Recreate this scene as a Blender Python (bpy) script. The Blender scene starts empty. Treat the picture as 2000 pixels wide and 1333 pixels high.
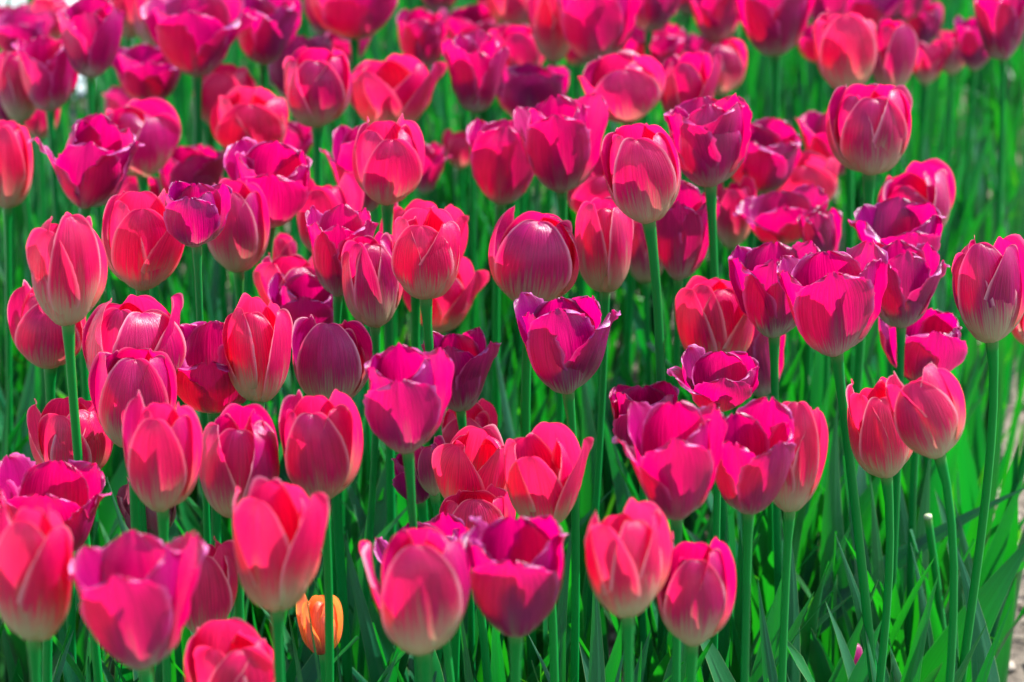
import bpy, math, random
import numpy as np
from mathutils import Vector, Matrix

# ------------------------------------------------------------------ camera, light, exposure
C = bpy.context.scene
PITCH = math.radians(19.0); CAM_H = 1.11; HEAD_DROP = 0.68; FPX = 100.0 / 36.0 * 2000.0
cam_d = bpy.data.cameras.new('camera'); cam = bpy.data.objects.new('camera', cam_d); C.collection.objects.link(cam)
cam.location = (0, 0, CAM_H); cam.rotation_euler = (math.pi / 2 - PITCH, 0, 0)
cam_d.lens = 100; cam_d.sensor_width = 36; cam_d.clip_start = 0.05; cam_d.clip_end = 500
cam_d.dof.use_dof = True; cam_d.dof.focus_distance = 1.88; cam_d.dof.aperture_fstop = 8.5
C.camera = cam
SUN_EL = math.radians(48); SUN_AZ = math.radians(62)          # azimuth measured from +Y (away from the camera) towards +X
w = bpy.data.worlds.new('World'); C.world = w; w.use_nodes = True
nt = w.node_tree; bg = nt.nodes['Background']; sky = nt.nodes.new('ShaderNodeTexSky')
sky.sky_type = 'NISHITA'; sky.sun_disc = False; sky.sun_elevation = SUN_EL; sky.sun_rotation = SUN_AZ
nt.links.new(sky.outputs[0], bg.inputs[0]); bg.inputs[1].default_value = 0.14
sd = bpy.data.lights.new('sun', 'SUN'); sd.energy = 5.0; sd.angle = math.radians(0.5); sd.color = (1, .96, .9)
so = bpy.data.objects.new('sun', sd); C.collection.objects.link(so)
ts = Vector((math.sin(SUN_AZ) * math.cos(SUN_EL), math.cos(SUN_AZ) * math.cos(SUN_EL), math.sin(SUN_EL)))
so.rotation_euler = ts.to_track_quat('Z', 'Y').to_euler(); so.location = (2, 2, 4)
C.view_settings.view_transform = 'Standard'; C.view_settings.look = 'None'; C.view_settings.gamma = 1
C.view_settings.use_curve_mapping = False; C.view_settings.exposure = 1.5
C.render.engine = 'CYCLES'; C.cycles.use_denoising = True
C.cycles.max_bounces = 10; C.cycles.diffuse_bounces = 5; C.cycles.transmission_bounces = 8; C.cycles.glossy_bounces = 3
C.cycles.sample_clamp_indirect = 4

SP, CP = math.sin(PITCH), math.cos(PITCH)
def pix(X, Y, d):                                   # photo pixel + depth along the view -> point in the place
    xc, yc = (X - 1000) / FPX * d, (666.5 - Y) / FPX * d
    return np.array([xc, CP * d + SP * yc, CAM_H - SP * d + CP * yc])
def pix_ground(X, Y, z=0.0):
    yc = (666.5 - Y) / FPX
    return pix(X, Y, (CAM_H - z) / (SP - yc * CP))
def proj(P):
    q = P - np.array([0, 0, CAM_H])
    d = q[:, 1] * CP - q[:, 2] * SP; yc = q[:, 1] * SP + q[:, 2] * CP
    return 1000 + q[:, 0] / d * FPX, 666.5 - yc / d * FPX

# ------------------------------------------------------------------ materials
def mat(name):
    m = bpy.data.materials.new(name); m.use_nodes = True; nt = m.node_tree; nt.nodes.clear(); return m, nt
class N:
    def __init__(s, nt): s.nt = nt
    def __call__(s, typ, inp=None, **kw):
        n = s.nt.nodes.new(typ)
        for k, v in kw.items(): setattr(n, k, v)
        for k, v in (inp or {}).items():
            i = n.inputs[k]
            if isinstance(v, bpy.types.NodeSocket): s.nt.links.new(v, i)
            else: i.default_value = v
        return n
    def m(s, op, a, b=0.0, c=0.0, clamp=False):
        n = s('ShaderNodeMath', {0: a, 1: b, 2: c}, operation=op); n.use_clamp = clamp; return n.outputs[0]
    def mix(s, f, a, b):
        return s('ShaderNodeMix', {0: f, 6: a, 7: b}, data_type='RGBA').outputs[2]
    def ramp(s, x, a, b, lo=0.0, hi=1.0):
        n = s('ShaderNodeMapRange', {0: x, 1: a, 2: b, 3: lo, 4: hi}, interpolation_type='SMOOTHSTEP'); return n.outputs[0]
def col(*c): return (*c, 1)

def petal_material(name, refl, trans, trans2, base, base_t, rim, bloom, base_end, stripe, trans_f, rough=.31):
    m, nt = mat(name); n = N(nt)
    uv = n('ShaderNodeTexCoord').outputs['UV']; s = n('ShaderNodeSeparateXYZ', {0: uv}); u, v = s.outputs[0], s.outputs[1]
    oi = n('ShaderNodeObjectInfo').outputs['Random']
    au = n.m('MULTIPLY', n.m('ABSOLUTE', n.m('SUBTRACT', u, .5)), 2)
    st = n('ShaderNodeMapping', {0: uv, 3: (46, 2.2, 1)})
    st.inputs[1].default_value = (0, 0, 0)
    sh = n('ShaderNodeCombineXYZ', {0: n.m('MULTIPLY', oi, 37.0), 1: n.m('MULTIPLY', oi, 11.0), 2: 0.0})
    nt.links.new(sh.outputs[0], st.inputs[1])
    streak = n('ShaderNodeTexNoise', {'Vector': st.outputs[0], 'Scale': 1.0, 'Detail': 4.0, 'Roughness': .6}).outputs[0]
    streak = n.ramp(streak, .28, .72)
    fl = n('ShaderNodeSeparateColor', {0: n('ShaderNodeObjectInfo').outputs['Color']}).outputs[0]        # one value for the whole flower
    st2 = n('ShaderNodeMapping', {0: uv, 1: sh.outputs[0], 3: (3, 2.5, 1)})
    blot = n('ShaderNodeTexNoise', {'Vector': st2.outputs[0], 'Scale': 1.0, 'Detail': 3.0}).outputs[0]
    # pale foot of the petal, feathering upward along the midrib
    e = n.m('ADD', v, n.m('MULTIPLY', n.m('SUBTRACT', streak, .5), .22))
    e = n.m('ADD', e, n.m('MULTIPLY', n.m('SUBTRACT', oi, .5), .08))
    foot = n.ramp(e, base_end * .25, base_end, 1, 0)
    rib = n.m('MULTIPLY', n.ramp(n.m('ADD', au, n.m('MULTIPLY', n.m('SUBTRACT', streak, .5), .16)), .0, .26, 1, 0), n.ramp(e, .22, .66, 1, 0))
    rib = n.m('MULTIPLY', rib, stripe)
    pale = n.m('MAXIMUM', foot, rib)
    edge = n.m('MULTIPLY', n.ramp(au, .84, 1.0, 0, 1), n.ramp(v, .1, .6, .25, 1))  # margin colour; on coral and magenta petals it also paints in edge highlights
    varc = n.m('ADD', n.m('ADD', n.m('MULTIPLY', blot, .4), n.m('MULTIPLY', oi, .2)), n.m('MULTIPLY', fl, .4))
    r = n.mix(n.ramp(varc, .3, .75), col(*refl), col(*bloom))
    dk = n.m('MULTIPLY_ADD', streak, .5, .75)
    r = n.mix(1.0, r, r)
    dk = n.m('MULTIPLY_ADD', streak, .55, .72)
    hs = n('ShaderNodeHueSaturation', {'Hue': .5, 'Saturation': 1.0, 'Value': dk, 'Fac': 1.0, 'Color': r}).outputs[0]
    r = n.mix(pale, hs, col(*base)); r = n.mix(n.m('MULTIPLY', edge, .7), r, col(*rim))
    hv = n('ShaderNodeHueSaturation', {'Hue': .5, 'Saturation': 1.0, 'Value': n.m('MULTIPLY_ADD', streak, .38, .80), 'Fac': 1.0, 'Color': n.mix(n.ramp(n.m('ADD', fl, n.m('MULTIPLY', n.m('SUBTRACT', blot, .5), .5)), 0, 1), col(*trans), col(*trans2))}).outputs[0]
    t = n.mix(n.m('MULTIPLY', pale, .8), hv, col(*base_t))
    bump = n('ShaderNodeBump', {'Strength': .35, 'Distance': .0009, 'Height': streak})
    p = n('ShaderNodeBsdfPrincipled', {'Base Color': r, 'Roughness': rough, 'Specular IOR Level': .5, 'Normal': bump.outputs[0]})
    
    tr = n('ShaderNodeBsdfTranslucent', {'Color': t, 'Normal': bump.outputs[0]})
    mx = n('ShaderNodeMixShader', {0: trans_f, 1: p.outputs[0], 2: tr.outputs[0]})
    o = n('ShaderNodeOutputMaterial', {0: mx.outputs[0]}); return m

M_CORAL = petal_material('coral_petal', (.56, .002, .10), (1.0, .018, .120), (.95, .002, .135), (.58, .54, .32), (.40, .30, .15), (1.0, .52, .62), (.24, .001, .115), .56, .75, .43)
M_MAG = petal_material('magenta_petal', (.30, .0, .112), (1.0, .001, .145), (.90, .0, .19), (.46, .42, .34), (.40, .34, .20), (.70, .14, .48), (.12, .0, .090), .40, .25, .37)
M_ORANGE = petal_material('orange_petal', (.85, .21, .09), (1.0, .17, .05), (1.0, .27, .04), (.40, .10, .08), (.6, .3, .05), (.98, .66, .06), (.85, .14, .10), .45, .35, .45)
M_WITHER = petal_material('withered_petal', (.35, .06, .10), (.4, .08, .1), (.3, .05, .1), (.30, .28, .20), (.3, .3, .12), (.05, .02, .03), (.22, .05, .10), .5, .7, .35)

def leaf_material(name, refl, refl2, trans, trans2, tf=.42, rough=.38, stuff=False):
    m, nt = mat(name); n = N(nt)
    uv = n('ShaderNodeTexCoord').outputs['UV']; s = n('ShaderNodeSeparateXYZ', {0: uv}); u, v = s.outputs[0], s.outputs[1]
    if stuff: rnd = n('ShaderNodeAttribute', attribute_name='rnd').outputs['Fac']
    else: rnd = n('ShaderNodeObjectInfo').outputs['Random']
    sh = n('ShaderNodeCombineXYZ', {0: n.m('MULTIPLY', rnd, 37.0), 1: n.m('MULTIPLY', rnd, 11.0), 2: 0.0})
    st = n('ShaderNodeMapping', {0: uv, 1: sh.outputs[0], 3: (34, 1.6, 1)})
    streak = n('ShaderNodeTexNoise', {'Vector': st.outputs[0], 'Scale': 1.0, 'Detail': 3.0}).outputs[0]
    st2 = n('ShaderNodeMapping', {0: uv, 1: sh.outputs[0], 3: (2, 3.5, 1)})
    blot = n('ShaderNodeTexNoise', {'Vector': st2.outputs[0], 'Scale': 1.0, 'Detail': 5.0}).outputs[0]
    au = n.m('MULTIPLY', n.m('ABSOLUTE', n.m('SUBTRACT', u, .5)), 2)
    edge = n.ramp(au, .93, 1.0, 0, 1)
    f = n.m('ADD', n.m('MULTIPLY', rnd, .7), n.m('MULTIPLY', blot, .4), clamp=True)
    r = n.mix(f, col(*refl), col(*refl2))
    r = n('ShaderNodeHueSaturation', {'Hue': .5, 'Saturation': 1.0, 'Value': n.m('MULTIPLY_ADD', streak, .7, .65), 'Fac': 1.0, 'Color': r}).outputs[0]
    r = n.mix(n.m('MULTIPLY', edge, .5), r, col(.30, .45, .18))
    t = n.mix(f, col(*trans), col(*trans2))
    t = n('ShaderNodeHueSaturation', {'Hue': .5, 'Saturation': 1.0, 'Value': n.m('MULTIPLY_ADD', streak, .6, .7), 'Fac': 1.0, 'Color': t}).outputs[0]
    bump = n('ShaderNodeBump', {'Strength': .35, 'Distance': .0008, 'Height': streak})
    rg = n.m('MULTIPLY_ADD', blot, .25, rough - .1)
    p = n('ShaderNodeBsdfPrincipled', {'Base Color': r, 'Roughness': rg, 'Specular IOR Level': .55, 'Normal': bump.outputs[0]})
    tr = n('ShaderNodeBsdfTranslucent', {'Color': t, 'Normal': bump.outputs[0]})
    mx = n('ShaderNodeMixShader', {0: tf, 1: p.outputs[0], 2: tr.outputs[0]})
    n('ShaderNodeOutputMaterial', {0: mx.outputs[0]}); return m
LG = ((.001, .085, .048), (.003, .125, .024), (.001, .19, .014), (.012, .30, .003))
M_LEAF = leaf_material('tulip_leaf', *LG)
M_FOLI = leaf_material('foliage_leaf', *LG, stuff=True)
M_GRASS = leaf_material('grass_blade', (.004, .12, .03), (.012, .15, .02), (.015, .34, .008), (.09, .42, .004), stuff=True)

def stem_material(name, c1, c2):
    m, nt = mat(name); n = N(nt)
    tc = n('ShaderNodeTexCoord').outputs['UV']
    st = n('ShaderNodeMapping', {0: tc, 3: (10, 4, 1)})
    nz = n('ShaderNodeTexNoise', {'Vector': st.outputs[0], 'Scale': 1.0, 'Detail': 3.0}).outputs[0]
    rnd = n('ShaderNodeObjectInfo').outputs['Random']
    c = n.mix(n.m('ADD', n.m('MULTIPLY', nz, .5), n.m('MULTIPLY', rnd, .5)), col(*c1), col(*c2))
    v = n('ShaderNodeSeparateXYZ', {0: tc}).outputs[1]
    c = n.mix(n.ramp(v, .965, 1.0, 0, .4), c, col(.30, .36, .14))
    p = n('ShaderNodeBsdfPrincipled', {'Base Color': c, 'Roughness': .3, 'Specular IOR Level': .3})
    p.inputs['Subsurface Weight'].default_value = .0
    tr = n('ShaderNodeBsdfTranslucent', {'Color': col(.08, .5, .03)})
    mx = n('ShaderNodeMixShader', {0: .22, 1: p.outputs[0], 2: tr.outputs[0]})
    n('ShaderNodeOutputMaterial', {0: mx.outputs[0]}); return m
M_STEM = stem_material('tulip_stem', (.001, .17, .038), (.004, .22, .03))
def plain(name, c, rough=.6, c2=None, scale=60, bump=.0):
    m, nt = mat(name); n = N(nt)
    tc = n('ShaderNodeTexCoord').outputs['Object']
    nz = n('ShaderNodeTexNoise', {'Vector': tc, 'Scale': scale, 'Detail': 6.0, 'Roughness': .65}).outputs[0]
    c = n.mix(n.ramp(nz, .35, .68), col(*c), col(*(c2 or c)))
    i = {'Base Color': c, 'Roughness': rough}
    if bump: i['Normal'] = n('ShaderNodeBump', {'Strength': 1.0, 'Distance': bump, 'Height': nz}).outputs[0]
    p = n('ShaderNodeBsdfPrincipled', i); n('ShaderNodeOutputMaterial', {0: p.outputs[0]}); return m
M_SOIL = plain('soil', (.075, .058, .042), .95, (.19, .155, .12), 38, .012)
M_CHIP = plain('mulch_chip', (.20, .16, .12), .9, (.36, .31, .25), 30)
M_PATH = plain('path_paving', (.34, .38, .38), .9, (.44, .48, .48), 12, .002)
M_LAWN = plain('lawn_ground', (.03, .10, .02), .95, (.05, .14, .03), 20, .01)
M_ANTHER = plain('anther', (.03, .012, .03), .7, (.06, .02, .05))
M_PISTIL = plain('pistil', (.40, .42, .20), .5, (.5, .5, .28))
M_CUT = plain('cut_stem_end', (.28, .34, .18), .7, (.36, .42, .25))
M_TWIG = plain('dry_twig', (.20, .15, .10), .85, (.33, .27, .2), 80)

# ------------------------------------------------------------------ mesh helpers
def add(name, V, F, m, uv=None, parent=None, smooth=True, rnd=None):
    me = bpy.data.meshes.new(name)
    V = np.asarray(V, np.float32); F = np.asarray(F, np.int32)
    nv, nf, k = len(V), len(F), F.shape[1]
    me.vertices.add(nv); me.vertices.foreach_set('co', V.ravel())
    me.loops.add(nf * k); me.loops.foreach_set('vertex_index', F.ravel())
    me.polygons.add(nf); me.polygons.foreach_set('loop_start', np.arange(0, nf * k, k, dtype=np.int32))
    if smooth: me.polygons.foreach_set('use_smooth', np.ones(nf, bool))
    if uv is not None:
        l = me.uv_layers.new(name='UVMap'); l.data.foreach_set('uv', np.asarray(uv, np.float32)[F.ravel()].ravel())
    if rnd is not None:
        a = me.attributes.new('rnd', 'FLOAT', 'POINT'); a.data.foreach_set('value', np.asarray(rnd, np.float32))
    me.update(calc_edges=True); me.validate(); me.materials.append(m)
    o = bpy.data.objects.new(name, me); C.collection.objects.link(o)
    if parent is not None: o.parent = parent
    return o
def grid_faces(nr, nc, wrap=False):
    i = np.arange(nr - 1)[:, None]; j = np.arange(nc if wrap else nc - 1)[None]
    a = i * nc + j; b = i * nc + (j + 1) % nc
    return np.stack([a, b, b + nc, a + nc], -1).reshape(-1, 4)
def tube(P, R, ns=8):
    P = np.asarray(P, float); n = len(P); R = np.broadcast_to(R, (n,))
    T_ = np.gradient(P, axis=0); T_ /= np.linalg.norm(T_, axis=1)[:, None]
    ref = np.array([0, 1, 0.0]) if abs(T_[0][1]) < .8 else np.array([1.0, 0, 0])
    A = np.cross(T_, ref); A /= np.linalg.norm(A, axis=1)[:, None]; B = np.cross(T_, A)
    t = np.linspace(0, 2 * math.pi, ns, endpoint=False)
    V = P[:, None] + R[:, None, None] * (np.cos(t)[None, :, None] * A[:, None] + np.sin(t)[None, :, None] * B[:, None])
    uv = np.stack(np.broadcast_arrays(np.linspace(0, 1, ns)[None], np.linspace(0, 1, n)[:, None]), -1)
    return V.reshape(-1, 3), grid_faces(n, ns, True), uv.reshape(-1, 2)
def cap_pts(P, R, ns=8):                            # tube closed by shrinking its ends
    P = np.asarray(P, float); R = np.broadcast_to(R, (len(P),))
    e = (P[-1] - P[-2]); e /= np.linalg.norm(e); s = (P[0] - P[1]); s /= np.linalg.norm(s)
    P = np.vstack([P[0] + s * R[0] * .02, P, P[-1] + e * R[-1] * .02]); R = np.concatenate([[R[0] * .02], R, [R[-1] * .02]])
    return tube(P, R, ns)

# ------------------------------------------------------------------ tulip geometry
TT = np.linspace(0, 1, 61)
TH_C = np.interp(TT, [0, .07, .2, .4, .6, .8, .92, 1], [90, 74, 44, 14, -3, -20, -42, -72])
TH_M = np.interp(TT, [0, .07, .2, .4, .6, .8, .92, 1], [90, 75, 46, 18, 4, -6, -15, -24])
TH_ADD = np.interp(TT, [0, .1, .25, .45, .65, .85, .94, 1], [0, -4, 4, 16, 28, 42, 56, 68])
def petal(rng, kind, op, az, inner, fine=True, L=1.0, W=1.0):
    fr = kind == 'M'
    th = (TH_M if fr else TH_C) + TH_ADD * op + rng.normal(0, 3.5) + rng.normal(0, 10) * TT ** 3
    L = L * (1 + rng.normal(0, .035)) * (.97 if inner else 1)
    a = np.radians(th); dr = np.sin(a) * L / 60; dz = np.cos(a) * L / 60
    r = .035 + np.concatenate([[0], np.cumsum((dr[1:] + dr[:-1]) / 2)]); z = np.concatenate([[0], np.cumsum((dz[1:] + dz[:-1]) / 2)])
    vm = .60 if fr else .52; ex = 2.25 if fr else (1.5 if kind == 'O' else 2.0)
    n1, n2 = (11, 15) if fine else (6, 8)
    v = np.concatenate([np.linspace(0, vm, n1), vm + (1 - vm) * np.sin(np.linspace(0, 1, n2 + 1)[1:] * math.pi / 2)])
    nu = (19 if fr else 15) if fine else 9
    nv = len(v); u = np.linspace(-1, 1, nu)
    Wm = (.31 if inner else .285) * W * (1.42 if fr else 1.2) * (1 + rng.normal(0, .05))
    t = np.clip((v - vm) / (1 - vm), 0, 1)
    wv = np.where(v < vm, .26 + .74 * np.sin(np.clip(v / vm, 0, 1) * math.pi / 2) ** .95, (1 - (t * (.985 if fr else .9996)) ** ex) ** (1 / ex)) * Wm
    U, V_ = np.meshgrid(u, v); Wv = wv[:, None] * np.ones(nu)
    s = U * Wv
    # cut of the rim: small teeth on the fringed kind, faint waves on the smooth kind
    Lv = V_.copy()
    jag = rng.normal(0, 1, nv)
    amp = (.028 if fr else .006)
    top = np.clip((v - .5) / .2, 0, 1) * np.clip(wv / Wm * 2.2 - .6, 0, 1)
    for c, sg in ((0, -1), (nu - 1, 1)):
        jj = rng.normal(0, 1, nv) * amp * top
        s[:, c] += sg * Wm * jj; Lv[:, c] += jj * .35 * t
    waves = sum(rng.normal(0, 1) * np.sin(U * k * 2.2 + rng.uniform(0, 6)) for k in (1, 2, 3)) / 3
    if fr: waves = waves + rng.normal(0, .55, nu)[None] * np.ones_like(U)
    Lv = np.clip(Lv + waves * t[:, None] ** 5 * (.014 if fr else .003) - (.05 if fr else .0) * U ** 2 * t[:, None] ** 5, 0, 1.06)
    if rng.random() < .35: Lv -= .045 * t[:, None] ** 6 * np.exp(-(U / .25) ** 2) * rng.uniform(.3, 1.2)     # notched tip
    Lc = np.clip(Lv, 0, 1)
    R = np.interp(Lc, TT, r); Z = np.interp(Lc, TT, z) + (Lv - Lc) * L * .7; A = np.radians(np.interp(Lc, TT, th))
    if inner: R = R * .88
    flat = np.clip(op, 0, 1)
    Rc = np.maximum(R * (1.0 + .35 * flat), Wv * .60 + .01)
    ang = s / Rc
    lat = Rc * np.sin(ang); inn = Rc * (1 - np.cos(ang))
    g = np.sin(math.pi * np.clip(V_, 0, 1)) ** .7
    inn = inn + .05 * rng.choice([-1, 1]) * 0 + (.035 * U * g * (1 if not inner else -1)) * .8
    inn -= (rng.uniform(.0, .05) + (.05 * op if fr else .02)) * np.abs(U) ** 3 * np.clip((V_ - .35) / .5, 0, 1)           # rim rolls out
    for _ in range(3):
        inn += rng.normal(0, .008 + (.004 if fr else 0)) * np.sin(U * rng.uniform(1, 3.5) + V_ * rng.uniform(2, 7) + rng.uniform(0, 6)) * g
    inn += rng.uniform(.006, .017) * np.exp(-(U / .10) ** 2) * np.clip(V_ * 3, 0, 1) * np.clip((1.02 - V_) * 4, 0, 1) * (1 if not fr else .6)   # midrib
    if fr:
        k1, k2 = rng.uniform(16, 30), rng.uniform(9, 14)
        inn += .014 * np.abs(U) ** 4 * np.sin(V_ * k1 + U * 3 + rng.uniform(0, 6)) + .012 * t[:, None] ** 3 * np.sin(U * k2 + rng.uniform(0, 6))
    inn += .0025 * np.sin(U * 22 + 3 * V_) * g
    if rng.random() < .3:                                                                                   # one rim folded over
        sd_ = rng.choice([-1, 1]); inn -= rng.uniform(.03, .09) * np.clip(U * sd_ - .45, 0, 1) ** 1.5 * 2 * np.clip((V_ - .4) / .4, 0, 1)
    inn = inn * np.clip(wv / Wm * 2.5, 0, 1)[:, None]
    rad = R - inn * np.cos(A); Zz = Z + inn * np.sin(A)
    ca, sa = math.cos(az), math.sin(az)
    X = rad * sa + lat * ca; Y = -rad * ca + lat * sa
    P = np.stack([X, Y, Zz], -1).reshape(-1, 3)
    uv = np.stack([U * .5 + .5, V_], -1).reshape(-1, 2)
    return P, grid_faces(nv, nu), uv

def leaf(rng, L, W, az, th0, th1, twist=0.0, fold=.5, nr=13, nc=7, bend=1.6, origin=(0, 0, 0)):
    t = np.linspace(0, 1, nr)
    th = np.radians(th0 + (th1 - th0) * t ** bend) + rng.normal(0, .03) * np.sin(t * 6)
    r = np.concatenate([[0], np.cumsum(np.sin(th[1:]) * L / (nr - 1))]); z = np.concatenate([[0], np.cumsum(np.cos(th[1:]) * L / (nr - 1))])
    w = W / 2 * (.30 + .70 * np.sin(np.clip(t / .42, 0, 1) * math.pi / 2)) * np.where(t > .42, (1 - np.clip((t - .42) / .58, 0, 1) ** 1.9), 1) + .0002
    u = np.linspace(-1, 1, nc); U, T_ = np.meshgrid(u, t); s = U * w[:, None]
    side = rng.normal(0, .05) * L * t ** 2
    f = fold * (1 - .7 * t)[:, None]
    up = np.abs(s) * f + rng.normal(0, .0016) * np.sin(T_ * rng.uniform(8, 20) + U * 2) * np.abs(U)
    lat = s * (1 - .25 * f)
    tw = twist * t[:, None]
    l2 = lat * np.cos(tw) - up * np.sin(tw); u2 = lat * np.sin(tw) + up * np.cos(tw)
    rad = r[:, None] - u2 * np.cos(th)[:, None]; Z = z[:, None] + u2 * np.sin(th)[:, None]; l2 = l2 + side[:, None]
    ca, sa = math.cos(az), math.sin(az)
    P = np.stack([rad * sa + l2 * ca, -rad * ca + l2 * sa, Z], -1).reshape(-1, 3) + np.asarray(origin)
    uv = np.stack([U * .5 + .5, T_], -1).reshape(-1, 2)
    return P, grid_faces(nr, nc), uv
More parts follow.
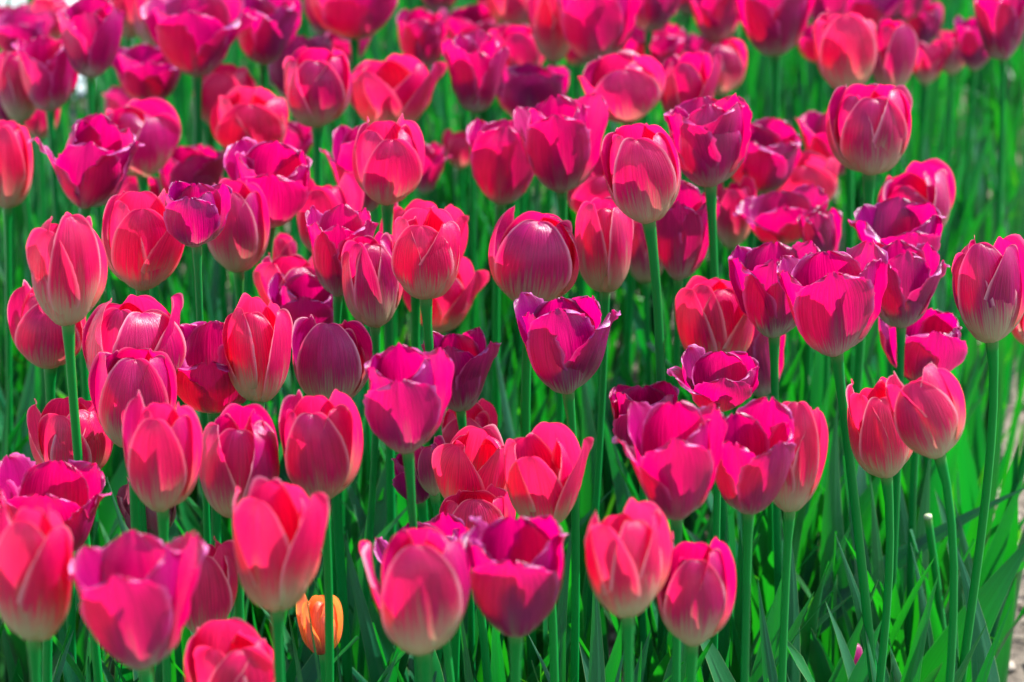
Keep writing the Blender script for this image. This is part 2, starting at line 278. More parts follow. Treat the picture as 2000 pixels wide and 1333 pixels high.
# kind, base x, base y, left, right, top (photo pixels of the head), openness, turn, depth factor, spread petals, label
T = [
# ---- far rows along the top of the bed
('M', 45,115,-15,98,18,.35,0,1,[], 'dark pink tulip under the pale strip of path in the top left corner'),
('C', 100,85,62,138,-8,.2,40,1.04,[], 'coral tulip with a pale curled tip beside the pale path strip at top left'),
('M',176,152,116,236,-14,.3,60,.98,[], 'tall crimson tulip with dark wine base, right of the top left corner'),
('M', 98,218,30,152,68,.25,20,1,[(90,.5)], 'crimson tulip with a pale rim and one loose petal, third row at far left'),
('C', 40,240,-8,76,95,.15,0,1.01,[], 'coral tulip behind a frilly crimson one at the far left edge'),
('M', 14,253,-45,58,126,.3,50,.97,[], 'frilly crimson tulip cut by the left edge, fourth from the top'),
('C', 78,272,42,116,176,.5,0,1.02,[(70,.7)], 'small spiky pale coral tulip with grey striped petals near the left edge'),
('C',250,75,222,292,-70,.2,0,1.05,[], 'greyish coral tulip seen only by its base, second gap along the top edge'),
('C',298,95,262,338,-40,.15,30,1.02,[], 'narrow coral tulip with an orange glow, left of the wide open one at the top'),
('M',385,150,288,490,-28,.55,0,1,[(85,.9)], 'large open magenta tulip at the top with one petal reaching far right'),
('M',290,204,224,364,80,.3,10,.98,[(95,.8)], 'crimson tulip with a pink rimmed hood and a tiny side petal, upper left'),
('M',515,126,458,582,-28,.3,40,1,[], 'magenta tulip with dark base at the top, right of the wide open one'),
('M',692,78,605,770,-75,.3,20,1.02,[], 'purple magenta tulip cut by the top edge above a coral pair'),
('M',680,126,612,746,40,.45,50,1.0,[], 'low bright magenta tulip tucked between the purple one and the coral pair'),
('M',575,196,528,642,64,.3,0,1.03,[], 'magenta tulip peeping out behind the left of the upper coral pair'),
('C',620,249,556,684,88,.12,0,.97,[], 'plump coral tulip with pale green base, left one of the upper coral pair'),
('C',762,256,672,880,105,.25,20,1.0,[(85,1.0)], 'coral tulip with one petal held out right like a spout, upper middle'),
('M',824,139,780,868,14,.1,0,1.01,[], 'small egg shaped crimson tulip standing alone in green near the top'),
('M',858,28,812,900,-90,.2,0,1.04,[], 'dark wine tulip base hanging into the top edge above the small egg shaped one'),
('M',915,106,862,966,6,.4,30,1.03,[], 'magenta tulip with a shadowed cup, above the pointed crimson one at the top middle'),
('M',926,220,870,988,55,.5,60,1.0,[(-60,.4)], 'crimson tulip narrowing to a point above the green gap, upper middle'),
('C',1010,160,956,1066,42,.12,0,.99,[], 'coral tulip with a pale folded tip, above the dark crimson cluster at the top middle'),
('C',1008,60,950,1062,-70,.2,30,1.05,[], 'coral tulip cut by the top edge, directly above the pale folded tipped one'),
('C',1080,122,1046,1118,-60,.3,0,1.03,[(90,.4)], 'pale pink striped coral tulip cut by the top edge left of the big magenta one'),
('M',1160,122,1080,1242,-50,.4,0,1,[(80,.5)], 'big magenta tulip with bright glowing heart at the top edge, above middle'),
('M',1268,62,1222,1332,-70,.3,30,1.04,[], 'dark purple tulip at the top edge right of the big glowing magenta one'),
('M',1030,240,958,1104,122,.3,0,.98,[], 'rounded crimson tulip with hooded petals above the deep magenta one, upper middle'),
('M',1265,150,1204,1334,42,.6,20,1.03,[], 'open magenta tulip rising behind the wide coral one, upper right of middle'),
('C',1228,242,1130,1300,98,.3,0,0.95,[(-85,.8)], 'wide coral tulip with a hooked left petal, right of the upper middle'),
('C',1340,252,1290,1408,98,.25,40,1.0,[(80,.8)], 'coral tulip with a bright white arched edge and a finger like petal on its right'),
('C',1408,188,1362,1456,70,.1,0,1.02,[], 'dusky coral oval tulip with striped side, behind the white arched one'),
('M',1368,140,1334,1402,64,.3,0,1.05,[], 'small magenta tulip tip between two coral tulips, upper right'),
('M',1400,85,1344,1452,-50,.4,0,1.02,[(-80,.6)], 'magenta tulip with a pale curled left edge cut by the top edge, right of middle'),
('M',1515,110,1440,1590,-60,.35,0,1,[], 'large dark magenta tulip with wine base at the top, left of two coral ones'),
('M',1600,125,1556,1640,42,.4,0,1.03,[], 'crimson tulip half hidden behind the left coral one at the upper right'),
('C',1655,178,1590,1710,14,.1,0,.98,[], 'oval coral tulip with pale outlined petals at the upper right'),
('C',1742,182,1700,1790,36,.2,30,1.0,[], 'tall coral tulip with a shadowed cleft, right of the pale outlined one'),
('M',1695,60,1602,1800,-60,.5,20,1.05,[], 'wide magenta tulip cut by the top edge behind the upper right coral pair'),
('M',1802,92,1770,1838,0,.3,0,1.04,[], 'mauve pink tulip at the end of the top row before the green gap'),
('C',1808,166,1774,1846,78,.9,20,1.0,[], 'collapsed pink tulip with spread petals at the right of the top row'),
('C',1858,146,1830,1892,56,.4,0,1.02,[], 'small red tulip behind a green blade, top row at right'),
('M',1902,138,1868,1945,20,.3,0,1.01,[], 'magenta tulip leaning on the one in the top right corner'),
('M',1958,118,1904,2012,-40,.3,30,.99,[], 'magenta tulip with pale left flank in the top right corner'),
('M',640, 74,596, 690,-70,.3,0,1.08,[], 'purple tulip just behind the tall one cut by the top edge, above the coral pair'),
('C',342, 52,300, 392,-80,.2,0,1.06,[], 'coral tulip top peeking over the left of the wide open magenta one'),
('M',462, 40,420, 520,-90,.3,0,1.07,[], 'dark purple tulip wedged behind the top right of the wide open magenta one'),
('M',965, 40,925,1010,-90,.3,20,1.08,[], 'magenta tulip wedged between two coral ones on the top edge'),
('M',1125,20,1090,1200,-110,.3,0,1.09,[], 'magenta tulip hidden behind the big glowing one at the top edge'),
('M',1345,30,1300,1400,-100,.3,0,1.09,[], 'magenta tulip seen in the far gap right of the dark purple one'),
('M',1455,40,1410,1510,-90,.3,0,1.08,[], 'pink magenta tulip behind the left shoulder of the large dark one at the top'),
('M',1612,62,1570,1665,-70,.4,0,1.07,[], 'magenta tulip behind the crown of the pale outlined coral one'),
('M',1750,48,1690,1822,-80,.4,0,1.07,[], 'bright magenta tulip behind the cleft coral one at the top edge'),
('M', 10, 80,-40,  56,  5,.3,0,1.06,[], 'pink tulip at the very left under the pale path'),
('M',215, 60,160, 262,-60,.3,0,1.06,[], 'magenta tulip glowing behind the tall crimson one near the top left'),
# ---- second band
('C', 14,408,-36,62,234,.1,0,1.0,[], 'coral tulip with pale edges cut by the left edge, below the spiky one'),
('M',166,408,66,270,220,.15,0,1.0,[(-88,1.0),(88,1.0)], 'open purple magenta tulip with two petals spread like wings, left side'),
('C',278,346,194,350,190,.12,40,1.02,[], 'round coral tulip with white touched tips behind the winged magenta one'),
('C',440,256,380,500,117,.12,0,1.02,[], 'round coral tulip with a red heart above the coral one with a curled lip'),
('C',490,310,414,560,168,.3,0,.99,[(-70,.4)], 'coral tulip with a curled left lip above two purple pink ones, left of middle'),
('M',575,330,545,620,228,.6,30,1.03,[(85,1.0)], 'ragged crimson tulip with a thin petal stuck out right, left of middle'),
('M',372,402,312,442,282,.3,20,1.01,[], 'pink magenta tulip above the very dark round one, left'),
('M',527,446,446,600,268,.2,0,.98,[], 'big smooth magenta tulip with pink flanks, left of middle in the second band'),
('C',757,402,692,826,220,.1,10,0.93,[], 'tall coral tulip with folded glossy hood in the upper middle'),
('M',705,420,640,762,240,.5,0,1.03,[(-80,.9)], 'purple tulip behind the hooded coral one with a spike sticking out left'),
('M',830,378,800,878,276,.7,30,1.03,[(85,.9)], 'loose crimson petalled tulip behind the right side of the hooded coral one'),
('M',978,400,920,1062,230,.4,0,1.01,[(-70,.5)], 'magenta tulip with a crumpled white petal, left of the deep magenta one'),
('M',1098,378,1012,1178,181,.3,0,.98,[], 'deep magenta tulip of six upright petals, upper middle, above the coral trio'),
('C',1268,438,1178,1326,240,.15,0,0.9,[], 'tall coral tulip on a straight stem with one petal glowing orange, right of middle'),
('M',1388,366,1306,1460,181,.3,0,0.93,[], 'crimson magenta tulip on a long bare stem, right of the tall orange glowing coral'),
('M',1478,378,1424,1556,230,.3,30,1.0,[], 'magenta tulip touching the long stemmed crimson one, with pale right flank'),
('C',1698,343,1618,1778,162,.08,0,0.94,[], 'round coral tulip with a large white highlight on its crown, upper right'),
('M',1620,348,1560,1685,215,.35,0,1.02,[(-85,.8)], 'dark crimson tulip with frilled left petals behind the white crowned coral'),
('C',1575,420,1500,1640,295,.35,0,1.01,[(80,.7)], 'open coral tulip with a dark inner fold, right, above frilly pink ones'),
('C',1172,440,1105,1245,300,.25,0,1.02,[], 'shadowed red tulip behind the tall orange glowing coral one'),
('C',1428,486,1394,1475,342,.2,0,1.03,[], 'red tulip with greenish base behind the long bare stem, right of middle'),
('M',1325,549,1284,1390,348,.35,0,1.04,[(80,.4)], 'tall narrow crimson tulip with dark base, right of the straight stem'),
('C',1262,553,1218,1306,420,.15,0,1.07,[], 'coral tulip crossed by the straight stem of the tall one above it'),
('M',428,395,380, 474,288,.3,0,1.10,[], 'magenta tulip squeezed between the pink magenta and the big smooth one, left'),
('M',1130,128,1090,1172,40,.3,0,1.06,[], 'magenta tulip shoulder left of the big glowing one at the top'),
('M',250,260,205, 296,160,.3,0,1.08,[], 'small crimson tulip far behind the round coral one with white touched tips'),
('C',900,330,866, 934,250,.3,0,1.08,[], 'small coral tulip far back in the green gap left of the crumpled white petal'),
# ---- middle band
('M',384,484,325,446,352,.05,0,0.80,[], 'very dark wine round tulip with a pink right flank, left'),
('C',466,533,396,528,348,.15,0,1.0,[], 'coral tulip right of the very dark round one with two petals crossing'),
('C',262,440,224,312,328,.3,0,1.04,[], 'coral tulip with a white torn tip behind the big one with a scoop petal'),
('C',278,569,198,380,368,.15,10,.98,[(88,.8)], 'big coral tulip with a scoop shaped petal on its right, left side'),
('C',133,638,50,210,414,.03,30,0.89,[], 'largest closed egg shaped coral tulip on its own stem at the left'),
('C', 98,721,14,168,546,.15,0,1.0,[], 'coral tulip tucked below and behind the largest egg shaped one'),
('C',640,505,578,712,333,.25,0,1.02,[], 'coral tulip showing stamens behind a bright magenta cup, middle left'),
('M',660,580,610,726,398,.4,0,0.95,[(-50,.4)], 'bright magenta cup with notched rim in front of the coral one with stamens'),
('C',545,560,520,580,455,.2,0,1.04,[], 'coral tulip edge behind the frilly ruffled coral, left of middle'),
('C',580,640,494,670,478,.4,20,1.01,[], 'ruffled coral tulip with white edges above a magenta fan, left of middle'),
('M',602,682,528,670,532,.45,0,.99,[(85,.4)], 'magenta tulip spread like a fan with a serrated rim, left of middle'),
('C',733,641,666,790,452,.05,20,.96,[], 'closed coral tulip with a dark slit at its right, middle'),
('C',815,560,740,916,373,.3,0,1.02,[(80,.6)], 'coral tulip with a bent back petal behind the smooth egg of the middle'),
('C',832,586,764,902,402,.1,0,0.92,[], 'smooth coral tulip with one broad front petal on a bright stem, middle'),
('C',860,652,786,956,498,.35,0,1.05,[(88,.95)], 'open coral tulip with a long right petal behind the bright middle stem'),
('C',1035,600,954,1132,400,.12,0,.98,[], 'fat many layered coral tulip right of the middle gap'),
('C',1182,572,1122,1238,384,.03,60,.98,[], 'slim coral tulip with a seam down its front, beside the fat layered one'),
('M',1110,771,1010,1206,570,.35,0,.97,[(80,.85)], 'open crimson cup with one petal raised right, alone in the green centre'),
('M',1530,482,1410,1640,360,.7,0,1.0,[(-85,.9)], 'wide frilly magenta tulip spreading left, right of middle'),
('M',1608,525,1560,1642,402,.3,0,1.02,[], 'purple edged tulip behind the wide frilly magenta one'),
('C',1800,466,1718,1862,310,.3,20,1.0,[(80,.3)], 'coral tulip with a dark fold, topmost of the right hand cluster'),
('M',1758,560,1662,1842,384,.5,0,.99,[(-85,.8)], 'frilly magenta tulip in the middle of the stacked right hand cluster'),
('M',1760,642,1672,1850,468,.45,0,.98,[(85,.9)], 'magenta tulip with a horn like right petal, lowest of the stacked cluster'),
('M',1512,661,1428,1602,470,.45,0,1.0,[(-60,.5)], 'ruffled magenta tulip left of the large wide open purple one'),
('M',1634,698,1524,1728,468,.5,0,.96,[(60,.8),(-70,.3)], 'large wide open magenta tulip with a dark hollow and pointed back petal, right'),
('C',1938,671,1858,2018,457,.18,0,.97,[], 'big coral tulip with bright centre spot at the right edge'),
('M',1802,752,1718,1884,590,.35,0,1.0,[], 'purple magenta tulip behind the leaning coral pair at the right'),
('C',1400,728,1318,1484,538,.2,20,1.03,[(-75,.4)], 'coral tulip with a crumpled left petal above a frilly crimson one, right'),
('M',1488,776,1440,1522,610,.2,0,1.08,[], 'plain dark purple tulip half hidden behind the crumpled coral one'),
('M',1405,806,1308,1478,672,.35,0,0.93,[(-85,.9)], 'frilly crimson tulip with a thin petal stuck out left above the magenta group'),
('C',262,790,160,364,572,.25,30,1.02,[], 'broad coral tulip with a black nick on its crown, left'),
('C',262,880,172,346,678,.35,0,1.0,[(-80,.4)], 'coral tulip with pointed ragged petals and a small left lip, left'),
('C',505,786,434,572,572,.2,60,1.01,[], 'tall coral tulip with long edged petals right of the serrated magenta'),
('M',418,808,320,512,626,.35,0,.97,[(80,.4)], 'serrated magenta tulip with a dark central shade, left of middle'),
('C',648,796,568,728,614,.12,0,.99,[], 'round coral tulip with a pale flame mark between magenta ones, middle left'),
('M',797,888,714,882,668,.25,0,0.93,[], 'big crimson cup with dark base on a sunlit stem, centre'),
('M',900,805,828,975,638,.3,0,1.0,[(88,.6)], 'crimson tulip with a tiny curled horn at right behind the big central cup'),
# ---- nearer bands
('C',140,948,52,222,774,.12,30,1.0,[], 'coral tulip with two broad lobes above the ruffled pink one, left'),
('C',318,1001,239,396,761,.07,0,.97,[], 'tall closed coral tulip, left one of a touching pair, with an orange patch'),
('C',465,1016,387,546,788,.1,60,.99,[], 'closed coral tulip, right one of the touching pair, with a central seam'),
('C',632,981,544,710,760,.12,0,.97,[(80,.25)], 'coral tulip with one petal drawn to a point at right, centre left'),
('C',905,905,858,972,778,.2,0,1.04,[], 'pale crinkled coral tulip just below the curled horn crimson one'),
('C',915,1000,843,1006,828,.2,0,1.01,[(-40,.3)], 'coral tulip with an arching front petal left of the one with a lip'),
('C',1068,1031,984,1160,824,.15,40,.98,[(85,.75)], 'coral tulip with a lip like petal pouring right, lower centre'),
('M',1258,885,1194,1322,744,.3,0,1.02,[], 'small frilly crimson tulip behind the white tipped magenta one'),
('M',1322,1017,1202,1414,782,.35,0,.96,[(-85,.75)], 'magenta tulip with a white tipped left petal and dark oval on its front'),
('M',1462,1006,1386,1550,774,.25,30,.98,[], 'magenta tulip with feathered rim in the middle of the right group of three'),
('C',1542,1001,1480,1614,776,.35,0,1.0,[(70,.3)], 'red tulip with torn edges, last of the group of three at right'),
('C',1732,935,1652,1792,736,.1,10,.99,[], 'coral tulip leaning behind its twin, left one of the pair at right'),
('C',1836,897,1730,1886,706,.1,0,0.91,[], 'coral tulip with a sunlit front patch, right one of the leaning pair'),
('C',850,970,806,872,850,.1,0,1.04,[], 'pinkish tulip flank showing between the big crimson cup and arching coral'),
('M',822,985,768,872,866,.3,0,1.05,[], 'purple tulip low behind the sunlit central stem'),
('W',308,1052,226,344,930,.35,0,1.03,[(-75,.6)], 'withered greyish tulip with a black curled tip below the closed pair'),
('C',2040,690,1970,2110,560,.1,0,1.0,[], 'coral tulip just entering the right edge beside the big one'),
# ---- front
('M', 96,1098,-10,211,884,.35,0,1.0,[(80,.4)], 'ruffled magenta pink tulip behind the large coral at the lower left edge'),
('C', 66,1253,-28,142,958,.18,0,.97,[], 'large coral tulip cut by the left edge near the bottom'),
('M',282,1310,142,398,1032,.6,0,.97,[(-85,.85)], 'very large open magenta tulip with a white lipped petal, lower left'),
('C',400,1243,326,471,1038,.12,0,1.02,[], 'coral red tulip pressed behind the very large open magenta one'),
('C',542,1196,454,644,930,.25,30,.97,[(75,.6)], 'coral tulip with a broad petal opening right above the orange one'),
('C',455,1410,359,549,1207,.2,20,.97,[], 'coral tulip rising out of the bottom edge left of the orange one'),
('O',630,1280,578,670,1157,.12,0,1.03,[(-70,.25)], 'small orange tulip with yellow edges low among the leaves'),
('C',828,1281,702,918,1028,.15,0,.97,[(-88,.65)], 'large coral tulip with a small white tipped hook at left, lower centre'),
('M',862,1215,735,916,1000,.25,20,1.02,[], 'magenta tulip rim showing behind the hooked coral, lower centre'),
('C',930,1075,843,1022,945,.2,0,1.03,[], 'low coral tulip with rolled white edges between coral and magenta, lower centre'),
('M',1008,1246,906,1104,1006,.4,0,.97,[(60,.35)], 'magenta tulip with jagged peaks and dark purple base, lower centre'),
('C',1226,1208,1142,1312,972,.12,20,0.94,[], 'coral tulip with green flamed base, left one of the lower right pair'),
('C',1352,1263,1282,1438,1037,.12,0,.99,[], 'coral tulip with a crinkled front rim, right one of the lower right pair'),
]
# ------------------------------------------------------------------ the ground
def sheet(name, pts, z, m):
    o = add(name, [(x, y, z) for x, y in pts], [list(range(len(pts)))], m, smooth=False); o['kind'] = 'structure'; return o
sheet('ground', [(-60, -20), (60, -20), (60, 140), (-60, 140)], -.012, M_LAWN)
nx, ny = 150, 220
gx = np.linspace(-1.4, 1.4, nx); gy = np.linspace(1.0, 5.6, ny); GX, GY = np.meshgrid(gx, gy)
rg = np.random.default_rng(5)
GZ = sum(.0035 * math.sqrt(1 / k) * np.sin(GX * 9 * k * rg.uniform(.7, 1.3) + rg.uniform(0, 6) + GY * 5 * k * rg.uniform(-1, 1)) * np.sin(GY * 11 * k * rg.uniform(.7, 1.3) + rg.uniform(0, 6)) for k in range(1, 8)) + .004 + rg.normal(0, .0018, GX.shape)
bed = add('soil_bed', np.stack([GX, GY, GZ], -1).reshape(-1, 3), grid_faces(ny, nx), M_SOIL); bed['kind'] = 'structure'
a, b = np.array([-.92, 3.80, 0]), np.array([-.52, 4.75, 0])
dv = (b - a) / np.linalg.norm(b - a); a2, b2 = a - dv * 3, b + dv * 14; off = np.array([-dv[1], dv[0], 0]) * 16
pth = sheet('path', [(a2[0], a2[1]), (b2[0], b2[1]), (b2[0] + off[0], b2[1] + off[1]), (a2[0] + off[0], a2[1] + off[1])], .016, M_PATH)

# ------------------------------------------------------------------ where each tulip stands
rows = []
for i, (k, bx, by, x0, x1, y0, op, rot, dm, fl, lab) in enumerate(T):
    yc = (666.5 - by) / FPX; dp = HEAD_DROP / (SP - yc * CP)
    nomh = {'C': .067, 'M': .067, 'O': .042, 'W': .046}[k]
    ds = nomh * FPX / (by - y0)
    d = dp * float(np.clip((ds / dp) ** .35, .94, 1.06)) * dm
    if k == 'O': d = 1.80
    if k == 'W': d = 1.95
    rows.append([i, d])
D = np.array([r[1] for r in rows])
for it in range(60):                                   # heads that overlap in the view keep their depth order and do not touch
    mv = np.zeros(len(T))
    for i in range(len(T)):
        for j in range(i + 1, len(T)):
            A_, B_ = T[i], T[j]
            ox = min(A_[4], B_[4]) - max(A_[3], B_[3]); oy = min(A_[2], B_[2]) - max(A_[5], B_[5])
            if ox > 8 and oy > 15:
                wr = .5 * (min(A_[4] - A_[3], 170) * D[i] + min(B_[4] - B_[3], 170) * D[j]) / FPX
                need = wr * .80 * min(1, ox / (.35 * min(A_[4] - A_[3], B_[4] - B_[3])))
                gap = D[j] - D[i]
                if abs(gap) < need:
                    s = (need - abs(gap)) * .25 * (1 if gap > 0 else -1); mv[i] -= s; mv[j] += s
    D += np.clip(mv, -.02, .02)

STEM_SHIFT = {1634: .055, 1462: .0, 1938: -.02, 797: .004, 384: 0, 133: .012, 1388: .015, 1268: .01, 1110: .005, 282: .0}
heads = []
prng = np.random.default_rng(11)
def tag(o, label, cat, group=None):
    o['label'] = label; o['category'] = cat
    if group: o['group'] = group
for i, (k, bx, by, x0, x1, y0, op, rot, dm, fl, lab) in enumerate(T):
    rng = np.random.default_rng(100 + i)
    d = D[i]
    gw = (.035 if k == 'M' else .0) + (.03 if by < 500 else .0); gw *= (x1 - x0); x0 -= gw; x1 += gw
    mt = {'C': M_CORAL, 'M': M_MAG, 'O': M_ORANGE, 'W': M_WITHER}[k]
    shp = k if k in 'MO' else 'C'
    azs = [(math.radians(rot + 120 * q), False) for q in range(3)] + [(math.radians(rot + 60 + 120 * q), True) for q in range(3)]
    opb = op * (.75 if k == 'M' else .9); ops = [opb + rng.normal(0, .05) for _ in azs]
    for fa, fo in fl:                                  # petals that spread further than the rest
        fa = math.radians(math.copysign(min(abs(fa), 64), fa))
        q = min(range(6), key=lambda q: abs(math.remainder(azs[q][0] - fa, 2 * math.pi)) + (.6 if azs[q][1] else 0))
        azs[q] = (fa, azs[q][1]); ops[q] = fo
    ps = [petal(rng, shp, o_, a_ + rng.normal(0, .06), inn_, True, W=(.92 if o_ > op + .25 else 1)) for (a_, inn_), o_ in zip(azs, ops)]
    allP = np.concatenate([p[0] for p in ps])
    sx = sz = .07; lean = 0.0; tilt = math.radians(rng.uniform(-3, 7))
    P0 = pix(bx, by, d)
    ct, st_ = math.cos(tilt), math.sin(tilt)
    for it in range(7):
        cl, sl = math.cos(lean), math.sin(lean)
        Rm = np.array([[cl, 0, sl], [0, 1, 0], [-sl, 0, cl]]) @ np.array([[1, 0, 0], [0, ct, -st_], [0, st_, ct]])
        Q = (allP * [sx, sx, sz]) @ Rm.T + P0
        px, py = proj(Q); bx0, bx1, by0, by1 = px.min(), px.max(), py.min(), py.max()
        if it == 6: break
        sx *= ((x1 - x0) / (bx1 - bx0)) ** .9; sz *= ((by - y0) / (by1 - by0)) ** .9
        sz = min(max(sz, .035), .10); sx = min(max(sx, sz * .62), sz * 1.45)
        P0 = P0 + np.array([0, SP, CP]) * (by1 - by) / FPX * d * .9
        dl = ((x0 + x1) - (bx0 + bx1)) / 2 / max(60, by - y0)
        lean = float(np.clip(lean + dl * .8, -.42, .42))
    dx = ((x0 + x1) - (bx0 + bx1)) / 2 / FPX * d; P0 = P0 + np.array([dx, 0, 0])
    # the plant: root on the soil, bent stem, head, leaves
    sh = STEM_SHIFT.get(bx, rng.normal(0, .012))
    root = np.array([P0[0] + sh - .2 * math.sin(lean) * .1, P0[1] + rng.normal(0, .010), -.004])
    e = bpy.data.objects.new('tulip', None); C.collection.objects.link(e); e.location = root; e.empty_display_size = .02
    tag(e, lab, 'tulip', {'C': 'coral tulips of the bed', 'M': 'magenta fringed tulips of the bed', 'O': None, 'W': 'coral tulips of the bed'}[k])
    hue = float(rng.random()) if bx != 384 else 1.0
    for q, (P, F, uv) in enumerate(ps):
        Q = (P * [sx, sx, sz]) @ Rm.T + P0 - root
        o = add('petal', Q, F, mt, uv, e); o.color = (hue, 0, 0, 1)
    axis = Rm @ np.array([0, 0, 1.0])
    rs = float(np.clip(.0030 * sx / .07, .0025, .0036)) * (1 if k != 'O' else .7)
    B0, B3 = np.zeros(3), P0 - root + axis * .0035
    B2 = B3 - axis * .10; B1 = B0 + np.array([rng.normal(0, .006), rng.normal(0, .006), .17])
    tt = np.linspace(0, 1, 15)[:, None]
    cv = (1 - tt) ** 3 * B0 + 3 * (1 - tt) ** 2 * tt * B1 + 3 * (1 - tt) * tt ** 2 * B2 + tt ** 3 * B3
    Rr = np.interp(tt[:, 0], [0, .9, .985, 1], [rs * 1.12, rs, rs * 1.25, rs * 1.6])
    V, F, uv = tube(cv, Rr, 9); add('stem', V, F, M_STEM, uv, e)
    if (k == 'M' and op >= .45) or bx == 640:        # stamens and pistil show inside the open cups
        pb = P0 - root
        V, F, uv = cap_pts([pb + axis * .004, pb + axis * .014, pb + axis * .024], [.0030, .0028, .0022], 8); add('pistil', V, F, M_PISTIL, uv, e)
        for s_ in range(6):
            a_ = s_ * math.pi / 3 + rng.normal(0, .15); o_ = Rm @ np.array([math.cos(a_), math.sin(a_), 0])
            V, F, uv = cap_pts([pb + axis * .006 + o_ * .004, pb + axis * .015 + o_ * .008, pb + axis * .018 + o_ * .009, pb + axis * .028 + o_ * .010], [.0006, .0007, .0017, .0010], 6)
            add('stamen', V, F, M_ANTHER, uv, e)
    for s_ in range(3):
        L = rng.uniform(.20, .33) * (1 - .12 * s_); az = rng.uniform(-math.pi, math.pi)
        P, F, uv = leaf(rng, L, rng.uniform(.018, .034), az, rng.uniform(0, 9), rng.uniform(5, 40), rng.normal(0, .5), rng.uniform(.3, .9),
                        origin=(math.sin(az) * .003, -math.cos(az) * .003, .01 + .03 * s_))
        add('leaf', P, F, M_LEAF, uv, e)
    heads.append((root, P0, k))

# ------------------------------------------------------------------ foliage of the plants between, and grass blades
def in_bed(x, y):
    q = proj(np.array([[x, y, 0.0]])); X, Y = float(q[0][0]), float(q[1][0])
    if X > 2008 - (Y - 640) * .09 + (700 - Y if Y < 700 else 0) * 1.2: return False
    p = np.array([x, y, 0]) - a; n_ = np.array([-dv[1], dv[0], 0])
    return float(p @ n_) < -.02
random.seed(4)
def merge(items):
    Vs, Fs, Us, Rn, n0 = [], [], [], [], 0
    for (P, F, uv), r_ in items:
        Vs.append(P); Fs.append(F + n0); Us.append(uv); Rn.append(np.full(len(P), r_)); n0 += len(P)
    return np.concatenate(Vs), np.concatenate(Fs), np.concatenate(Us), np.concatenate(Rn)
rng = np.random.default_rng(77)
items = []; n_pl = 0
for _ in range(6000):
    y = 1.55 + 4.1 * rng.random(); hw = .18 * y * 1.12 + .10; x = rng.uniform(-hw, hw)
    if not in_bed(x, y): continue
    if rng.random() > .30 + .18 * y / 1.5: continue
    n_pl += 1
    if n_pl > 1350: break
    for s_ in range(rng.integers(2, 4)):
        az = rng.uniform(-math.pi, math.pi)
        hgt = rng.uniform(.18, .33)
        items.append((leaf(rng, hgt, rng.uniform(*((.014, .036) if y < 2.5 else (.008, .018))), az, rng.uniform(0, 8), rng.uniform(3, 30) + (20 * rng.random() if y < 2.3 else 0), rng.normal(0, .6), rng.uniform(.3, .9), 9, 4,
                     origin=(x + math.sin(az) * .003, y - math.cos(az) * .003, 0)), rng.random()))
    if y > 2.6 and rng.random() < .55:                 # bare stems of the far plants
        h = rng.uniform(.24, .33); tt = np.linspace(0, 1, 5)[:, None]
        c_ = np.array([x, y, 0]) + tt * np.array([rng.normal(0, .012), rng.normal(0, .012), h])
        items.append((cap_pts(c_, np.linspace(.0028, .0007, 5), 5), rng.random()))
V, F, uv, rn = merge(items); o = add('tulip_foliage', V, F, M_FOLI, uv, rnd=rn); o['kind'] = 'stuff'; o['label'] = 'dense upright tulip leaves filling the bed between the stems'
items = []
for _ in range(1700):
    y = 1.6 + 3.6 * rng.random() ** 1.3; hw = .18 * y * 1.1 + .08; x = rng.uniform(-hw, hw)
    if not in_bed(x, y) and rng.random() < .8: continue
    items.append((leaf(rng, rng.uniform(.10, .26), rng.uniform(.0025, .006), rng.uniform(-3.14, 3.14), rng.uniform(0, 14), rng.uniform(10, 80), rng.normal(0, .8), .4, 8, 3,
                 origin=(x, y, 0)), rng.random()))
V, F, uv, rn = merge(items); o = add('grass', V, F, M_GRASS, uv, rnd=rn); o['kind'] = 'stuff'; o['label'] = 'thin grass blades among the tulip leaves'

# mulch and clods on the bare soil
items = []
for _ in range(2600):
    y = rng.uniform(1.7, 4.2); hw = .18 * y * 1.1 + .1; x = rng.uniform(-hw * .3, hw) if rng.random() < .7 else rng.uniform(-hw, hw)
    l = rng.uniform(.002, .011); wd = l * rng.uniform(.25, .7); h = wd * rng.uniform(.3, .8); a_ = rng.uniform(0, 6.28)
    bxv = np.array([(sx_, sy_, sz_) for sz_ in (-1, 1) for sy_ in (-1, 1) for sx_ in (-1, 1)], float) * [l, wd, h] * rng.uniform(.7, 1.1, (8, 3))
    c_, s_ = math.cos(a_), math.sin(a_); tlt = rng.normal(0, .25)
    bxv = bxv @ np.array([[1, 0, 0], [0, math.cos(tlt), math.sin(tlt)], [0, -math.sin(tlt), math.cos(tlt)]]) @ np.array([[c_, s_, 0], [-s_, c_, 0], [0, 0, 1]])
    bxv += [x, y, .008 + h * .7]
    items.append(((bxv, np.array([[0, 2, 3, 1], [4, 5, 7, 6], [0, 1, 5, 4], [2, 6, 7, 3], [0, 4, 6, 2], [1, 3, 7, 5]]), np.zeros((8, 2))), 0))
V, F, uv, rn = merge(items); o = add('mulch', V, F, M_CHIP, uv, smooth=False); o['kind'] = 'stuff'; o['label'] = 'pale mulch chips and clods scattered on the soil'

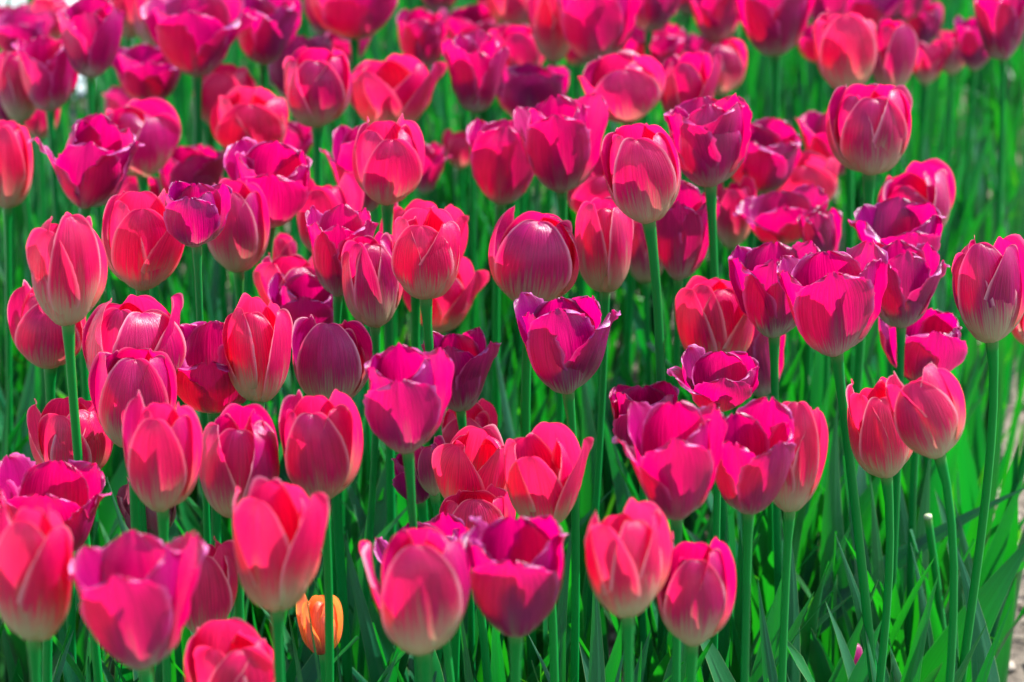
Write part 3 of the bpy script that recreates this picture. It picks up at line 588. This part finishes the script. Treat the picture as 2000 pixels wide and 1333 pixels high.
# ------------------------------------------------------------------ the broad leaves that stand out, each on its own plant
def path_leaf(rng, base, midp, tip, W, psi, fold, nr=17, nc=9):
    t = np.linspace(0, 1, nr)[:, None]
    l1, l2 = np.linalg.norm(midp - base), np.linalg.norm(tip - midp); tm = l1 / (l1 + l2)
    cp = (midp - (1 - tm) ** 2 * base - tm ** 2 * tip) / (2 * tm * (1 - tm))
    c = (1 - t) ** 2 * base + 2 * (1 - t) * t * cp + t ** 2 * tip
    tg = np.gradient(c, axis=0); tg /= np.linalg.norm(tg, axis=1)[:, None]
    tw = psi + rng.normal(0, .25) * (t[:, 0] - .5) + rng.normal(0, .1) * np.sin(t[:, 0] * 5)
    S = np.stack([np.cos(tw), np.sin(tw), 0 * tw], -1)
    S = S - (S * tg).sum(1)[:, None] * tg; S /= np.linalg.norm(S, axis=1)[:, None]; Nn = np.cross(S, tg)
    tt = t[:, 0]
    w = W / 2 * (.35 + .65 * np.sin(np.clip(tt / .55, 0, 1) * math.pi / 2)) * np.where(tt > .5, (1 - np.clip((tt - .5) / .5, 0, 1) ** 1.5) ** 1.15, 1) + .0002
    u = np.linspace(-1, 1, nc); U, T_ = np.meshgrid(u, tt); s = U * w[:, None]
    up = -np.abs(s) * fold * (1 - .6 * T_) + (.0014 * np.sin(T_ * rng.uniform(8, 16) + U * 1.5) * np.abs(U) + .0006 * np.sin(U * 9)) * (w / w.max())[:, None]
    P = c[:, None] + s[..., None] * S[:, None] + up[..., None] * Nn[:, None]
    return P.reshape(-1, 3), grid_faces(nr, nc), np.stack([U * .5 + .5, T_], -1).reshape(-1, 2)
HERO = [ (598, 1160, 612, 1250, 15, 1.70, .6, .5), (655, 1225, 662, 1300, 12, 1.70, .5, .5),  # tip x, y, middle x, y, width (photo pixels), depth, turn, fold
 (1631, 1042, 1674, 1167, 36, 2.00, .3, .5), (1679, 1180, 1702, 1280, 28, 1.92, .9, .6), (1590, 1156, 1535, 1260, 52, 1.98, -.4, .5),
 (1861, 1053, 1898, 1170, 56, 2.02, .2, .4), (2030, 1030, 1925, 1180, 84, 2.08, -.3, .3), (1930, 1214, 1885, 1300, 46, 1.90, .3, .6),
 (1858, 1104, 1866, 1220, 34, 1.97, .8, .6), (1833, 1122, 1795, 1250, 52, 1.95, -.5, .6), (2020, 945, 1890, 1010, 42, 2.20, -.2, .3),
 (1778, 1059, 1800, 1160, 30, 2.10, .4, .5), (1862, 975, 1884, 1070, 34, 2.20, .2, .5), (1160, 1085, 1165, 1230, 66, 1.86, .1, .35),
 (1122, 1000, 1102, 1150, 42, 1.98, -.3, .4), (1030, 1236, 1062, 1300, 40, 1.85, .3, .5), (778, 1272, 748, 1350, 64, 1.72, -.2, .4),
 (735, 898, 722, 1020, 42, 2.08, -.2, .4), (1171, 783, 1205, 890, 22, 2.25, .3, .5), (1130, 690, 1150, 850, 56, 2.35, .1, .35),
 (1200, 952, 1150, 1005, 30, 2.20, -.2, .3), (1636, 785, 1628, 920, 46, 2.20, -.2, .4), (1818, 872, 1806, 1000, 38, 2.20, .2, .3),
 (208, 932, 240, 1030, 32, 2.05, .4, .5), (640, 560, 650, 700, 30, 2.45, .2, .4), (20, 730, 10, 850, 34, 2.20, .4, .5),
 (1540, 1020, 1548, 1150, 44, 2.02, .3, .5), (1420, 1010, 1415, 1130, 34, 2.10, -.3, .5), (890, 1130, 905, 1240, 30, 1.90, .4, .5),
 (660, 1010, 690, 1120, 44, 2.00, .3, .4), (1980, 1170, 1950, 1240, 30, 1.98, -.5, .5), (1740, 870, 1760, 1000, 40, 2.25, .2, .4),
 (1270, 700, 1280, 820, 34, 2.40, -.3, .4), (960, 640, 985, 780, 34, 2.40, .3, .5), (1230, 1230, 1215, 1290, 36, 1.85, .5, .5),
 (340, 1100, 325, 1200, 30, 1.95, .2, .5), (1960, 760, 1940, 900, 36, 2.35, -.3, .5), (560, 1180, 575, 1260, 26, 1.80, .5, .6),
 (1480, 1130, 1492, 1230, 40, 1.95, -.4, .5), (1700, 930, 1712, 1060, 34, 2.12, .5, .5), (1345, 1130, 1330, 1260, 30, 1.92, .4, .5),
]
tulips = [o for o in C.objects if o.get('category') == 'tulip']
rng = np.random.default_rng(9)
for tx, ty, mx, my, wp, d, psi, fold in HERO:
    tip, md = pix(tx, ty, d), pix(mx, my, d)
    k = md[2] / max(tip[2] - md[2], .02); gx_ = md[0] + (md[0] - tip[0]) * k * .45; gy_ = md[1] + (md[1] - tip[1]) * k * .3
    o = min(tulips, key=lambda o: (o.location.x - gx_) ** 2 + (o.location.y - gy_) ** 2 * .5)
    root = np.array(o.location)
    dd = np.linalg.norm(root[:2] - [gx_, gy_]); base = root if dd < .07 else root + (np.array([gx_, gy_, 0]) - root) * (1 - .07 / dd) * .8
    base = np.array([base[0], base[1], -.003])
    if tx > 1450: wp *= 1.4
    P, F, uv = path_leaf(rng, base, md, tip, wp / FPX * d, psi, fold)
    add('leaf', P - root, F, M_LEAF, uv, o)

# a cut stem, a fallen petal and dry twigs
ctop = pix(1812, 1008, 2.12); cb = np.array([ctop[0] + .035, ctop[1], -.003]); e = bpy.data.objects.new('cut_stem', None); C.collection.objects.link(e); e.location = cb
tag(e, 'bare tulip stem cut off flat with a pale end, among leaves at the lower right', 'cut stem')
tt = np.linspace(0, 1, 8)[:, None]; cv = tt * (ctop - cb) + np.sin(tt * math.pi) * [.006, 0, 0]
V, F, uv = tube(cv, .0030, 10); add('stem', V, F, M_STEM, uv, e)
ax = (cv[-1] - cv[-2]); ax /= np.linalg.norm(ax)
V, F, uv = cap_pts([cv[-1] - ax * .002, cv[-1] + ax * .0006], [.00315, .0031], 10); add('cut_end', V, F, M_CUT, uv, e)
g = pix(1668, 1278, 2.03); P, F, uv = petal(np.random.default_rng(3), 'C', .2, .6, False, True)
uv[:, 1] = .5 + uv[:, 1] * .45; P = (P * .026) @ np.array([[1, 0, 0], [0, .8, -.6], [0, .6, .8]]); P -= P.mean(0)
o = add('fallen_petal', P, F, M_CORAL, uv); o.location = g; tag(o, 'dark pink petal dropped and wedged between leaves, lower right', 'petal')
rng = np.random.default_rng(31)
for X, Y, lb in ((1975, 1245, 'pale dry twig on the soil in the lower right corner'), (1960, 1165, 'thin brown twig on the soil above the pale one at the right edge'), (1400, 1300, 'short dry twig on bare soil under the lower right pair of coral tulips')):
    p0 = pix_ground(X, Y, .012); an = rng.uniform(0, 3); L = rng.uniform(.05, .08); tt = np.linspace(0, 1, 9)[:, None]
    pp = (tt - .5) * [math.cos(an) * L, math.sin(an) * L, 0] + rng.normal(0, .0012, (9, 3)); V, F, uv = cap_pts(pp, np.linspace(.0018, .0008, 9), 7)
    o = add('twig', V, F, M_TWIG, uv); o.location = p0; tag(o, lb, 'twig')
